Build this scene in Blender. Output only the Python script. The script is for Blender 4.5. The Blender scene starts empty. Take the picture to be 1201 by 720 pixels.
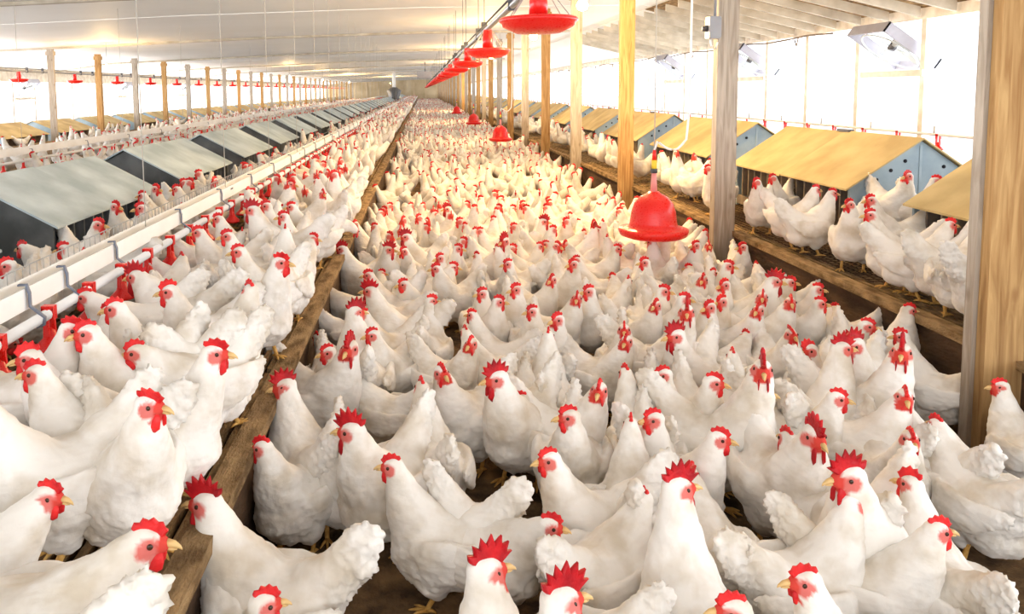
import bpy, bmesh, math, random
from mathutils import Vector, Matrix, noise
C = bpy.context.scene.collection
SC = bpy.context.scene
PI = math.pi
random.seed(7)

# ------------------------------------------------------------------ camera
F = 900.0; PPX = 495.0; PPY = 185.0; CAMZ = 1.5
YAW = 0.0; PITCH = math.radians(5.02); ROLL = math.radians(0.65)
cam_data = bpy.data.cameras.new('camera')
cam_data.sensor_width = 36.0; cam_data.sensor_fit = 'HORIZONTAL'
cam_data.lens = 36.0*F/1201.0
cam_data.shift_x = (600.5-PPX)/1201.0; cam_data.shift_y = (PPY-360.0)/1201.0
cam_data.clip_start = 0.05; cam_data.clip_end = 400
cam = bpy.data.objects.new('camera', cam_data); C.objects.link(cam)
R0 = Matrix.Rotation(PI/2, 3, 'X')
Rm = Matrix.Rotation(-YAW, 3, 'Z') @ Matrix.Rotation(-PITCH, 3, 'X') @ Matrix.Rotation(ROLL, 3, 'Y') @ R0
cam.matrix_world = Matrix.Translation((0, 0, CAMZ)) @ Rm.to_4x4()
SC.camera = cam

def proj(p):
    q = Rm.transposed() @ (Vector(p) - Vector((0, 0, CAMZ)))
    if q.z > -0.05: return None
    return (PPX + F*q.x/-q.z, PPY - F*q.y/-q.z, -q.z)
def unproj(px, py, z):
    d = Rm @ Vector(((px-PPX)/F, (PPY-py)/F, -1.0))
    t = (z-CAMZ)/d.z
    return Vector((0, 0, CAMZ)) + d*t

# ------------------------------------------------------------------ world, exposure, daylight
SC.view_settings.view_transform = 'Standard'; SC.view_settings.look = 'None'
SC.view_settings.gamma = 1.0; SC.view_settings.use_curve_mapping = False
SC.view_settings.exposure = -0.90
w = bpy.data.worlds.new('sky'); SC.world = w; w.use_nodes = True
bg = w.node_tree.nodes['Background']
bg.inputs[0].default_value = (0.93, 0.96, 1.0, 1); bg.inputs[1].default_value = 4.2
SC.cycles.max_bounces = 8; SC.cycles.diffuse_bounces = 5

X_R, X_L = 6.0, -13.0
Y0, Y1 = -3.0, 105.0

def daylight(name, x, y, z, sy, sz, side, power, col=(0.95, 0.97, 1.0)):
    l = bpy.data.lights.new(name, 'AREA'); l.shape = 'RECTANGLE'; l.size = sy; l.size_y = sz
    l.energy = power; l.color = col
    o = bpy.data.objects.new(name, l); C.objects.link(o)
    # area light looks down its -Z; local X along the barn
    o.location = (x, y, z)
    zaxis = Vector((side, 0, 0)); xaxis = Vector((0, 1, 0)); yaxis = zaxis.cross(xaxis)
    o.matrix_world = Matrix.Translation((x, y, z)) @ Matrix((xaxis, yaxis, zaxis)).transposed().to_4x4()
    return o
WP = 58.0
for y, L in ((-1.2, 3.4), (2.6, 4.0), (7.0, 4.6), (12.0, 5.2), (18.5, 7.6), (29, 13), (46, 20), (70, 28), (94, 20)):
    daylight('window_daylight', X_R+0.35, y, 1.4, L, 1.75, 1, WP*L)
for y, L in ((1.5, 9.0), (12, 12), (26, 16), (45, 22), (70, 28), (94, 20)):
    daylight('window_daylight', X_L-0.35, y, 1.2, L, 1.4, -1, 2.3*WP*L)
# unseen fill light added behind the camera, where the barn end stays open
o = daylight('rear_fill_light', -2.5, -3.2, 1.55, 3, 2.4, 1, 270, (1.0, 0.975, 0.94))
o.matrix_world = Matrix.Translation((-1.0, -3.1, 1.6)) @ Matrix.Rotation(PI/2, 4, 'X')
o.data.size = 9.0; o.data.size_y = 2.4

# ------------------------------------------------------------------ materials
def new_mat(name):
    m = bpy.data.materials.new(name); m.use_nodes = True
    return m, m.node_tree, m.node_tree.nodes['Principled BSDF']
def N(nt, t, **k):
    n = nt.nodes.new(t)
    for a, b in k.items(): setattr(n, a, b)
    return n
def noisy(name, c1, c2, scale=5.0, rough=0.7, stretch=(1, 1, 1), bump=0.0, bscale=None, detail=6.0, metal=0.0, spec=0.3, lo=0.35, hi=0.65, pertint=0.0):
    m, nt, b = new_mat(name)
    tc = N(nt, 'ShaderNodeTexCoord'); mp = N(nt, 'ShaderNodeMapping'); mp.inputs['Scale'].default_value = stretch
    nz = N(nt, 'ShaderNodeTexNoise'); nz.inputs['Scale'].default_value = scale; nz.inputs['Detail'].default_value = detail
    oi = N(nt, 'ShaderNodeObjectInfo')
    cr = N(nt, 'ShaderNodeValToRGB'); cr.color_ramp.elements[0].position = lo; cr.color_ramp.elements[1].position = hi
    cr.color_ramp.elements[0].color = (*c1, 1); cr.color_ramp.elements[1].color = (*c2, 1)
    va = N(nt, 'ShaderNodeVectorMath', operation='ADD')
    nt.links.new(tc.outputs['Object'], mp.inputs[0]); nt.links.new(mp.outputs[0], va.inputs[0])
    cx = N(nt, 'ShaderNodeCombineXYZ'); mu = N(nt, 'ShaderNodeMath', operation='MULTIPLY'); mu.inputs[1].default_value = 37.0
    nt.links.new(oi.outputs['Random'], mu.inputs[0]); nt.links.new(mu.outputs[0], cx.inputs[0]); nt.links.new(mu.outputs[0], cx.inputs[2])
    nt.links.new(cx.outputs[0], va.inputs[1])
    nt.links.new(va.outputs[0], nz.inputs['Vector']); nt.links.new(nz.outputs[0], cr.inputs[0])
    out = cr.outputs[0]
    if pertint:
        hs = N(nt, 'ShaderNodeHueSaturation'); mr = N(nt, 'ShaderNodeMapRange')
        mr.inputs[3].default_value = 1-pertint; mr.inputs[4].default_value = 1+pertint*0.5
        nt.links.new(oi.outputs['Random'], mr.inputs[0]); nt.links.new(mr.outputs[0], hs.inputs['Value'])
        nt.links.new(out, hs.inputs['Color']); out = hs.outputs[0]
    nt.links.new(out, b.inputs['Base Color'])
    b.inputs['Roughness'].default_value = rough; b.inputs['Metallic'].default_value = metal
    b.inputs['Specular IOR Level'].default_value = spec
    if bump:
        n2 = N(nt, 'ShaderNodeTexNoise'); n2.inputs['Scale'].default_value = bscale or scale*3; n2.inputs['Detail'].default_value = 5
        nt.links.new(va.outputs[0], n2.inputs['Vector'])
        bp = N(nt, 'ShaderNodeBump'); bp.inputs['Strength'].default_value = bump; bp.inputs['Distance'].default_value = 0.01
        nt.links.new(n2.outputs[0], bp.inputs['Height']); nt.links.new(bp.outputs[0], b.inputs['Normal'])
    return m

def wood(name, c1, c2, knot=(0.25, 0.12, 0.05)):
    m, nt, b = new_mat(name)
    tc = N(nt, 'ShaderNodeTexCoord'); mp = N(nt, 'ShaderNodeMapping'); mp.inputs['Scale'].default_value = (14, 14, 1.1)
    nz = N(nt, 'ShaderNodeTexNoise'); nz.inputs['Scale'].default_value = 2.2; nz.inputs['Detail'].default_value = 7; nz.inputs['Distortion'].default_value = 1.2
    oi = N(nt, 'ShaderNodeObjectInfo'); va = N(nt, 'ShaderNodeVectorMath', operation='ADD')
    nt.links.new(tc.outputs['Object'], mp.inputs[0]); nt.links.new(mp.outputs[0], va.inputs[0])
    cx = N(nt, 'ShaderNodeCombineXYZ'); mu = N(nt, 'ShaderNodeMath', operation='MULTIPLY'); mu.inputs[1].default_value = 23.0
    nt.links.new(oi.outputs['Random'], mu.inputs[0]); nt.links.new(mu.outputs[0], cx.inputs[2]); nt.links.new(cx.outputs[0], va.inputs[1])
    nt.links.new(va.outputs[0], nz.inputs['Vector'])
    cr = N(nt, 'ShaderNodeValToRGB'); e = cr.color_ramp.elements
    e[0].position = 0.3; e[1].position = 0.68; e[0].color = (*c1, 1); e[1].color = (*c2, 1)
    nt.links.new(nz.outputs[0], cr.inputs[0])
    vo = N(nt, 'ShaderNodeTexVoronoi'); vo.inputs['Scale'].default_value = 1.0
    m2 = N(nt, 'ShaderNodeMapping'); m2.inputs['Scale'].default_value = (7, 7, 3.4)
    nt.links.new(tc.outputs['Object'], m2.inputs[0]); nt.links.new(m2.outputs[0], vo.inputs['Vector'])
    kr = N(nt, 'ShaderNodeValToRGB'); kr.color_ramp.elements[0].position = 0.05; kr.color_ramp.elements[1].position = 0.14
    kr.color_ramp.elements[0].color = (1, 1, 1, 1); kr.color_ramp.elements[1].color = (0, 0, 0, 1)
    nt.links.new(vo.outputs['Distance'], kr.inputs[0])
    mx = N(nt, 'ShaderNodeMix', data_type='RGBA'); mx.inputs[7].default_value = (*knot, 1)
    k2 = N(nt, 'ShaderNodeMath', operation='MULTIPLY'); k2.inputs[1].default_value = 0.55
    nt.links.new(kr.outputs[0], k2.inputs[0]); nt.links.new(k2.outputs[0], mx.inputs[0]); nt.links.new(cr.outputs[0], mx.inputs[6])
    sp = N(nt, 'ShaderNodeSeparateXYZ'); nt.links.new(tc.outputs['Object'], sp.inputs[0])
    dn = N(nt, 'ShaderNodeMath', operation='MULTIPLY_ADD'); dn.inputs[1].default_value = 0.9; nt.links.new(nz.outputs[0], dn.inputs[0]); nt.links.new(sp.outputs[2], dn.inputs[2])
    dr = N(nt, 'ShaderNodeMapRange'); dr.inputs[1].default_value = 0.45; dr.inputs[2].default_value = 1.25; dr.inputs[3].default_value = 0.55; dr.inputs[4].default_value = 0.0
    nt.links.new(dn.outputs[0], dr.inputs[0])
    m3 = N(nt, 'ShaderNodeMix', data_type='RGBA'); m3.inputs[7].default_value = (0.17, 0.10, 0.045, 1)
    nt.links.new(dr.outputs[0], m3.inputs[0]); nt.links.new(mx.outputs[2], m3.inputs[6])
    nt.links.new(m3.outputs[2], b.inputs['Base Color']); b.inputs['Roughness'].default_value = 0.75
    b.inputs['Specular IOR Level'].default_value = 0.2
    bp = N(nt, 'ShaderNodeBump'); bp.inputs['Strength'].default_value = 0.35; bp.inputs['Distance'].default_value = 0.006
    nt.links.new(nz.outputs[0], bp.inputs['Height']); nt.links.new(bp.outputs[0], b.inputs['Normal'])
    return m

def plain(name, c, rough=0.6, metal=0.0, spec=0.4):
    return noisy(name, tuple(x*0.9 for x in c), c, 9.0, rough, metal=metal, spec=spec)

M = {}
M['pine'] = wood('pine', (0.33, 0.17, 0.06), (0.56, 0.35, 0.15), (0.25, 0.11, 0.04))  # yellow tone also carries the bulb light on the posts
M['grey_wood'] = wood('grey_unlit_wood', (0.30, 0.25, 0.20), (0.50, 0.44, 0.37), (0.16, 0.11, 0.08))  # grey board, also the tone given to posts out of the bulb light
M['white_wood'] = noisy('painted_wood', (0.66, 0.60, 0.52), (0.86, 0.82, 0.75), 6, 0.7)
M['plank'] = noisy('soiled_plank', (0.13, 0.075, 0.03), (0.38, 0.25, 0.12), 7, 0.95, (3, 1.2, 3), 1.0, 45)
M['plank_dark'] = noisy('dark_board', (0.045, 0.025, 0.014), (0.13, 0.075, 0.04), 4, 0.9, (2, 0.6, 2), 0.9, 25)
M['litter'] = noisy('litter', (0.055, 0.032, 0.016), (0.25, 0.15, 0.07), 9, 0.98, (1, 1, 1), 1.0, 60, 10)
M['under'] = noisy('manure_pit', (0.03, 0.02, 0.012), (0.08, 0.05, 0.03), 6, 0.98)
M['ceiling'] = noisy('ceiling_sheet', (0.85, 0.84, 0.81), (0.91, 0.90, 0.88), 0.5, 0.6)
M['beam'] = noisy('dusty_beam', (0.42, 0.37, 0.29), (0.58, 0.53, 0.44), 4, 0.8)
M['far'] = noisy('far_wall_boards', (0.50, 0.38, 0.22), (0.68, 0.54, 0.35), 0.7, 0.8)
M['roof_grey'] = noisy('galvanised_roof', (0.35, 0.43, 0.46), (0.58, 0.67, 0.70), 3.0, 0.6, (1, 1, 1), 0.1, pertint=0.08)
M['roof_tan'] = noisy('dusty_plywood_roof', (0.42, 0.31, 0.14), (0.58, 0.45, 0.22), 3.0, 0.75, (1, 1, 1), 0.15, pertint=0.12)
M['gable_blue'] = noisy('painted_steel_gable', (0.22, 0.30, 0.36), (0.36, 0.44, 0.49), 4, 0.55)
M['gable_dark'] = noisy('dull_steel_gable', (0.06, 0.065, 0.065), (0.14, 0.145, 0.145), 4, 0.6)
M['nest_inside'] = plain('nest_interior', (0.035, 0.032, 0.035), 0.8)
M['divider'] = noisy('nest_divider', (0.14, 0.11, 0.09), (0.30, 0.23, 0.16), 7, 0.7)
M['divider_grey'] = noisy('nest_divider_steel', (0.10, 0.11, 0.12), (0.20, 0.22, 0.24), 7, 0.6)
M['hole'] = plain('punched_hole', (0.01, 0.01, 0.015), 0.9)
M['white_plastic'] = noisy('white_plastic', (0.85, 0.84, 0.82), (0.92, 0.92, 0.91), 5, 0.4)
M['strap'] = plain('blue_grey_strap', (0.16, 0.19, 0.26), 0.5)
M['steel'] = plain('steel', (0.42, 0.42, 0.42), 0.35, 0.7)
M['wire'] = plain('wire', (0.45, 0.43, 0.40), 0.5, 0.3)
M['dark_metal'] = plain('dark_metal', (0.10, 0.10, 0.11), 0.5, 0.5)
M['cord'] = plain('hanging_cord', (0.55, 0.52, 0.46), 0.8)
M['box_grey'] = plain('grey_box', (0.33, 0.34, 0.37), 0.5)
M['yellow'] = plain('yellow_collar', (0.85, 0.62, 0.05), 0.5)
M['fan_dark'] = plain('fan_shroud', (0.36, 0.36, 0.42), 0.5)
M['fan_blade'] = plain('fan_blade', (0.55, 0.60, 0.62), 0.4, 0.4)
m, nt, b = new_mat('red_plastic'); b.inputs['Base Color'].default_value = (0.78, 0.012, 0.008, 1); b.inputs['Roughness'].default_value = 0.25; M['red'] = m
nz = N(nt, 'ShaderNodeTexNoise'); nz.inputs['Scale'].default_value = 30; rr = N(nt, 'ShaderNodeMapRange'); rr.inputs[3].default_value = 0.18; rr.inputs[4].default_value = 0.42
nt.links.new(nz.outputs[0], rr.inputs[0]); nt.links.new(rr.outputs[0], b.inputs['Roughness'])
m, nt, b = new_mat('glowing_bulb'); b.inputs['Base Color'].default_value = (1, 0.8, 0.4, 1)
b.inputs['Emission Color'].default_value = (1, 0.62, 0.18, 1); b.inputs['Emission Strength'].default_value = 60; M['bulb'] = m

# feathers: white, faint cream and grey variation, face tint by a vertex attribute
def feather_mat():
    m, nt, b = new_mat('white_feathers')
    tc = N(nt, 'ShaderNodeTexCoord'); oi = N(nt, 'ShaderNodeObjectInfo')
    mu = N(nt, 'ShaderNodeMath', operation='MULTIPLY'); mu.inputs[1].default_value = 41.0
    cx = N(nt, 'ShaderNodeCombineXYZ'); va = N(nt, 'ShaderNodeVectorMath', operation='ADD')
    nt.links.new(oi.outputs['Random'], mu.inputs[0]); nt.links.new(mu.outputs[0], cx.inputs[0]); nt.links.new(mu.outputs[0], cx.inputs[1])
    nt.links.new(tc.outputs['Object'], va.inputs[0]); nt.links.new(cx.outputs[0], va.inputs[1])
    n1 = N(nt, 'ShaderNodeTexNoise'); n1.inputs['Scale'].default_value = 9; n1.inputs['Detail'].default_value = 4
    nt.links.new(va.outputs[0], n1.inputs['Vector'])
    cr = N(nt, 'ShaderNodeValToRGB'); e = cr.color_ramp.elements
    e[0].position = 0.30; e[0].color = (0.62, 0.55, 0.45, 1); e[1].position = 0.54; e[1].color = (0.83, 0.80, 0.755, 1)
    nt.links.new(n1.outputs[0], cr.inputs[0])
    at = N(nt, 'ShaderNodeAttribute'); at.attribute_name = 'skin'
    mx = N(nt, 'ShaderNodeMix', data_type='RGBA'); mx.inputs[7].default_value = (0.62, 0.06, 0.045, 1)
    nt.links.new(at.outputs['Fac'], mx.inputs[0]); nt.links.new(cr.outputs[0], mx.inputs[6]); nt.links.new(mx.outputs[2], b.inputs['Base Color'])
    b.inputs['Roughness'].default_value = 0.85; b.inputs['Specular IOR Level'].default_value = 0.15
    mp = N(nt, 'ShaderNodeMapping'); mp.inputs['Scale'].default_value = (1.6, 0.55, 1.6); nt.links.new(va.outputs[0], mp.inputs[0])
    vo = N(nt, 'ShaderNodeTexVoronoi'); vo.inputs['Scale'].default_value = 42; nt.links.new(mp.outputs[0], vo.inputs['Vector'])
    n2 = N(nt, 'ShaderNodeTexNoise'); n2.inputs['Scale'].default_value = 60; n2.inputs['Detail'].default_value = 5; nt.links.new(va.outputs[0], n2.inputs['Vector'])
    ad = N(nt, 'ShaderNodeMath', operation='ADD'); nt.links.new(vo.outputs['Distance'], ad.inputs[0]); nt.links.new(n2.outputs[0], ad.inputs[1])
    bp = N(nt, 'ShaderNodeBump'); bp.inputs['Strength'].default_value = 0.28; bp.inputs['Distance'].default_value = 0.005
    nt.links.new(ad.outputs[0], bp.inputs['Height']); nt.links.new(bp.outputs[0], b.inputs['Normal'])
    return m
M['feather'] = feather_mat()
M['leg'] = noisy('scaly_yellow_leg', (0.55, 0.28, 0.06), (0.75, 0.46, 0.14), 60, 0.6)
M['comb'] = noisy('red_comb', (0.50, 0.008, 0.012), (0.78, 0.025, 0.025), 25, 0.45, bump=0.3, bscale=120)
M['comb_dark'] = noisy('deep_red_comb', (0.30, 0.003, 0.008), (0.55, 0.01, 0.015), 25, 0.45, bump=0.3, bscale=120)
M['beak'] = plain('horn_beak', (0.72, 0.48, 0.20), 0.4)
M['eye'] = plain('eye', (0.05, 0.02, 0.01), 0.1)

# ------------------------------------------------------------------ mesh helpers
def new_bm(): return bmesh.new()
def box(bm, x0, x1, y0, y1, z0, z1, mi=0):
    vs = [bm.verts.new(p) for p in ((x0,y0,z0),(x1,y0,z0),(x1,y1,z0),(x0,y1,z0),(x0,y0,z1),(x1,y0,z1),(x1,y1,z1),(x0,y1,z1))]
    for q in ((0,3,2,1),(4,5,6,7),(0,1,5,4),(1,2,6,5),(2,3,7,6),(3,0,4,7)):
        f = bm.faces.new([vs[i] for i in q]); f.material_index = mi
    return vs
def prism(bm, pts, d, mi=0):
    """pts: closed 3D outline, extruded by vector d"""
    d = Vector(d); a = [bm.verts.new(p) for p in pts]; b_ = [bm.verts.new(Vector(p)+d) for p in pts]; n = len(pts)
    fs = [bm.faces.new(a), bm.faces.new(list(reversed(b_)))]
    for i in range(n): fs.append(bm.faces.new((a[i], b_[i], b_[(i+1) % n], a[(i+1) % n])))
    for f in fs: f.material_index = mi
    bmesh.ops.recalc_face_normals(bm, faces=fs)
def sweep(bm, pts, radii, seg=12, mi=0, up=Vector((1, 0, 0)), smooth=True):
    """closed tube through pts; radii (ru, rv): ru along 'up'-side axis, rv perpendicular"""
    pts = [Vector(p) for p in pts]; rings = []
    for i, p in enumerate(pts):
        t = (pts[min(i+1, len(pts)-1)] - pts[max(i-1, 0)]).normalized()
        u = (up - t*up.dot(t))
        u = u.normalized() if u.length > 1e-4 else t.orthogonal().normalized()
        v = t.cross(u); r = radii[i]; ru, rv = r if isinstance(r, tuple) else (r, r)
        rings.append([bm.verts.new(p + u*(ru*math.cos(2*PI*k/seg)) + v*(rv*math.sin(2*PI*k/seg))) for k in range(seg)])
    fs = []
    for a, b_ in zip(rings, rings[1:]):
        for k in range(seg): fs.append(bm.faces.new((a[k], a[(k+1) % seg], b_[(k+1) % seg], b_[k])))
    fs.append(bm.faces.new(list(reversed(rings[0])))); fs.append(bm.faces.new(rings[-1]))
    for f in fs: f.material_index = mi; f.smooth = smooth
    return rings
def ellipsoid(bm, c, r, rot=None, seg=16, rings=10, mi=0):
    mt = Matrix.Translation(c) @ (rot.to_4x4() if rot else Matrix.Identity(4)) @ Matrix.Diagonal((*r, 1))
    ret = bmesh.ops.create_uvsphere(bm, u_segments=seg, v_segments=rings, radius=1, matrix=mt)
    for v in ret['verts']:
        for f in v.link_faces: f.material_index = mi; f.smooth = True
def lathe(bm, prof, c=(0, 0, 0), seg=32, mi=0):
    rings = []
    for r, z in prof:
        rings.append([bm.verts.new((c[0]+r*math.cos(2*PI*k/seg), c[1]+r*math.sin(2*PI*k/seg), c[2]+z)) for k in range(seg)])
    for a, b_ in zip(rings, rings[1:]):
        for k in range(seg):
            f = bm.faces.new((a[k], a[(k+1) % seg], b_[(k+1) % seg], b_[k])); f.smooth = True; f.material_index = mi
    for r_ in (rings[0], rings[-1]):
        if r_[0].co.xy != Vector(c[:2]): bm.faces.new(r_)
    bmesh.ops.recalc_face_normals(bm, faces=bm.faces)
def to_mesh(name, bm, *mats):
    me = bpy.data.meshes.new(name); bm.to_mesh(me); bm.free()
    for m in mats: me.materials.append(m)
    return me
def link(name, me, parent=None, loc=None, rz=0.0, sc=None):
    o = bpy.data.objects.new(name, me); C.objects.link(o)
    if parent: o.parent = parent
    if loc is not None: o.location = loc
    if rz: o.rotation_euler = (0, 0, rz)
    if sc: o.scale = (sc, sc, sc) if not isinstance(sc, tuple) else sc
    return o
def obj(name, bm, m, parent=None, loc=None, rz=0.0): return link(name, to_mesh(name, bm, m), parent, loc, rz)
def tag(o, label, cat, group=None, kind=None):
    o['label'] = label; o['category'] = cat
    if group: o['group'] = group
    if kind: o['kind'] = kind
    return o
def thing(name, label, cat, loc=(0, 0, 0), rz=0.0, group=None):
    return tag(link(name, None, None, loc, rz), label, cat, group)
def struct(o): o['kind'] = 'structure'; return o
ORD = ['first', 'second', 'third', 'fourth', 'fifth', 'sixth', 'seventh', 'eighth', 'ninth', 'tenth', 'eleventh', 'twelfth', 'thirteenth',
       'fourteenth', 'fifteenth', 'sixteenth', 'seventeenth', 'eighteenth', 'nineteenth', 'twentieth']
def ordw(i):
    if i < 20: return ORD[i]
    tens = ['', '', 'twenty', 'thirty', 'forty', 'fifty'][(i+1)//10]; k = (i+1) % 10
    return tens+'-'+ORD[k-1] if k else tens.rstrip('y')+'ieth'

# ------------------------------------------------------------------ structure
ZS = 0.40            # height of the slatted platforms
XSL, XSR = -0.556, 2.37
bm = new_bm(); box(bm, X_L-0.1, X_R+0.1, Y0, Y1+0.1, -0.1, 0.0); fl = struct(obj('floor', bm, M['litter']))

PITCHY = 2.78
# ceiling profile along X
PROF = [(X_L-0.1, 2.32), (-11.0, 2.60), (-4.0, 2.86), (0.0, 2.95), (3.9, 2.95), (X_R+0.1, 2.40)]
def ceil_z(x):
    for (a, za), (b_, zb) in zip(PROF, PROF[1:]):
        if a <= x <= b_: return za+(zb-za)*(x-a)/(b_-a)
    return PROF[0][1]
ceil_e = struct(link('ceiling', None))
def strip(y0, y1, prof, t=0.04):
    bm = new_bm()
    pts = [(x, y0, z) for x, z in prof] + [(x, y0, z+t) for x, z in reversed(prof)]
    prism(bm, pts, (0, y1-y0, 0)); return bm
cy = Y0; k = 0
while cy < Y1:
    obj('ceiling_panel', strip(cy, min(cy+8.31, Y1), [(x, z+(0.004 if k % 2 else 0)) for x, z in PROF]), M['ceiling'], ceil_e)
    cy += 8.34; k += 1
for k in range(12):
    y = 10.9+8.34*k-4.0*0
    if y > Y1-0.3: break
    obj('batten', strip(y-0.06, y+0.06, [(x, z-0.05) for x, z in PROF if x < 4] , 0.05), M['beam'], ceil_e)
# open joists over the eave by the post row side
jm = to_mesh('joist', strip(-0.022, 0.022, [(4.1, ceil_z(4.1)-0.13), (X_R-0.05, ceil_z(X_R-0.05)-0.13)], 0.13), M['beam'])
for k in range(28): link('joist', jm, ceil_e, (0, 4.3+0.62*k, 0))
bm = strip(2.0, 14.0, [(4.05, ceil_z(4.05)-0.012), (X_R, ceil_z(X_R)-0.012)], 0.01); obj('soffit_board', bm, M['plank'], ceil_e)
bm = strip(14.02, 60.0, [(4.05, ceil_z(4.05)-0.012), (X_R, ceil_z(X_R)-0.012)], 0.01); obj('soffit_board', bm, M['ceiling'], ceil_e)

def side_wall(name, x, sgn, zsill, zhead, zeave):
    wall = struct(link(name, None))
    a, b_ = (x, x+0.1) if sgn > 0 else (x-0.1, x)
    bm = new_bm(); box(bm, a, b_, Y0, Y1, 0, zsill); obj('lower_wall', bm, M['white_wood'], wall)
    bm = new_bm(); box(bm, a, b_, Y0, Y1, zhead, zeave); obj('header_board', bm, M['white_wood'], wall)
    bm = new_bm(); box(bm, a-0.02*(sgn > 0), b_+0.02*(sgn < 0), Y0, Y1, zsill, zsill+0.04); obj('sill_plate', bm, M['white_wood'], wall)
    bm = new_bm(); box(bm, a, b_, -0.045, 0.045, zsill+0.04, zhead); me = to_mesh('stud', bm, M['white_wood'])
    y = 0.9; 
    while y < Y1:
        link('stud', me, wall, (0, y, 0)); y += 1.39
    return wall
side_wall('wall_right', X_R, 1, 0.50, 2.28, 2.42)
side_wall('wall_left', X_L, -1, 0.45, 1.92, 2.36)
bm = new_bm(); box(bm, X_L-0.1, X_R+0.1, Y1, Y1+0.1, 0, 3.0); struct(obj('wall_far', bm, M['far']))
fw = bpy.data.objects['wall_far']
for k in range(12):
    bm = new_bm(); x = X_L+0.8+1.6*k; box(bm, x-0.1, x+0.1, Y1-0.06, Y1-0.001, 0, ceil_z(x)-0.02); obj('board', bm, M['far'], fw)
# white ground outside
bm = new_bm(); box(bm, -80, 80, -40, 160, -0.4, -0.12); struct(obj('ground', bm, noisy('pale_gravel', (0.88, 0.87, 0.84), (0.95, 0.94, 0.92), 2, 0.9)))

# ------------------------------------------------------------------ slatted platforms
def platform(name, x0, x1, edge, sgn):
    """edge: x of the board facing the litter; sgn: direction (+1 right platform)"""
    p = struct(link(name, None))
    xa, xb = min(x0, x1), max(x0, x1)
    bm = new_bm(); box(bm, xa+0.04, xb-0.04, Y0, Y1, 0.0, ZS-0.10); obj('pit', bm, M['under'], p)
    # edge boards in lengths
    y = 0.2-2.78; k = 0
    while y < Y1:
        y2 = min(y+2.77, Y1)
        o_ = random.uniform(-0.006, 0.006)
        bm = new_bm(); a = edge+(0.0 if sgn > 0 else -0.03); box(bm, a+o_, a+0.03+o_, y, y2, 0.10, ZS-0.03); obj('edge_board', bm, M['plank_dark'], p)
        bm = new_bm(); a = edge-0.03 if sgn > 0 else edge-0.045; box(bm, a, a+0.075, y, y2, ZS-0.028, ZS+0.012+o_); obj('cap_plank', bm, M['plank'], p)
        y += 2.78
    # cross battens carry lengthwise slats
    bm = new_bm()
    y = 0.0
    while y < Y1:
        box(bm, xa+0.05, xb-0.05, y, y+0.03, ZS-0.07, ZS-0.03); y += 0.30 if y < 20 else 1.0
    o2 = obj('cross_batten', bm, M['plank_dark'], p); o2['kind'] = 'stuff'
    vis = []
    x = edge + sgn*0.062
    while abs(x-edge) < 0.85: vis.append(x); x += sgn*0.042
    bm = new_bm(); box(bm, -0.011, 0.011, 0, 2.74, -0.028, 0.0); me = to_mesh('slat', bm, M['plank'])
    for j in range(6):
        for x in vis:
            link('slat', me, p, (x, 0.2+2.78*j, ZS+random.uniform(-0.003, 0.002)))
    bm = new_bm()
    for x in vis: box(bm, x-0.011, x+0.011, 0.2+2.78*6, Y1, ZS-0.028, ZS)
    x = vis[-1]+sgn*0.042
    while xa+0.05 < x < xb-0.05:
        box(bm, x-0.012, x+0.012, Y0, Y1, ZS-0.028, ZS); x += sgn*0.05
    o3 = obj('far_slats', bm, M['plank'], p); o3['kind'] = 'stuff'; o3.name = 'slat_run'
    return p
platform('floor_slats_right', XSR, X_R-0.02, XSR, 1)
platform('floor_slats_left', XSL, -8.9, XSL, -1)
# wire mesh lying on the near part of the platform beside the posts
bm = new_bm()
x = XSR+0.14
while x < XSR+0.62: sweep(bm, [(x, 4.2, ZS+0.006), (x, 7.6, ZS+0.006)], [0.003]*2, 4); x += 0.05
y = 4.2
while y < 7.6: sweep(bm, [(XSR+0.12, y, ZS+0.01), (XSR+0.62, y, ZS+0.01)], [0.003]*2, 4); y += 0.05
o = obj('wire_mesh', bm, M['plank_dark'], bpy.data.objects['floor_slats_right']); o['kind'] = 'stuff'

# ------------------------------------------------------------------ posts
def post_row(x0, xw, yf, n, pitch, base, ztop, where, group, lab):
    for k in range(n):
        y = yf+pitch*k; kind = 'grey_wood' if k % 2 else 'pine'  # alternating tones put the bulb light, and its absence, into the post colour
        if where == 'L': kind = 'pine' if k % 2 else 'grey_wood'
        zt = ztop(x0)-(0.001 if where == 'R' else 0.054)
        c = thing('wooden_post', lab(k, kind), 'post', (x0+xw/2, y+0.05, base), 0, group)
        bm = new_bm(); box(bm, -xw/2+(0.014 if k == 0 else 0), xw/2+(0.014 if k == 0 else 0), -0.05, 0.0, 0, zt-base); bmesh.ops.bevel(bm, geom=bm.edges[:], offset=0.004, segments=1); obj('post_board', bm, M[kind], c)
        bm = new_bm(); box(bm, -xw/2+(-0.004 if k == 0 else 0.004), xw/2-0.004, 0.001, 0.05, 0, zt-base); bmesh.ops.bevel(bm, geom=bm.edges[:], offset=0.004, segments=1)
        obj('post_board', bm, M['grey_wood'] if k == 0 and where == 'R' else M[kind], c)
        bm = new_bm(); box(bm, -xw/2-0.02, xw/2+0.02, -0.07, 0.07, zt-base-0.16, zt-base-0.06); obj('bracket', bm, M[kind], c)
post_row(2.2, 0.155, 2.95, 37, PITCHY, 0.0, ceil_z, 'R', 'posts along the litter edge',
         lambda k, kd: f"{'bulb-yellow toned pine' if kd == 'pine' else 'unlit-grey toned'} barn post at the litter edge, {ordw(k)} from the front")
post_row(-9.18, 0.16, 18.95, 31, PITCHY, ZS*0, ceil_z, 'L', 'posts of the row near the far windows',
         lambda k, kd: f"{'bulb-yellow toned pine' if kd == 'pine' else 'unlit-grey toned'} barn post among raised red pans, {ordw(k)} in its row")
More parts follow.
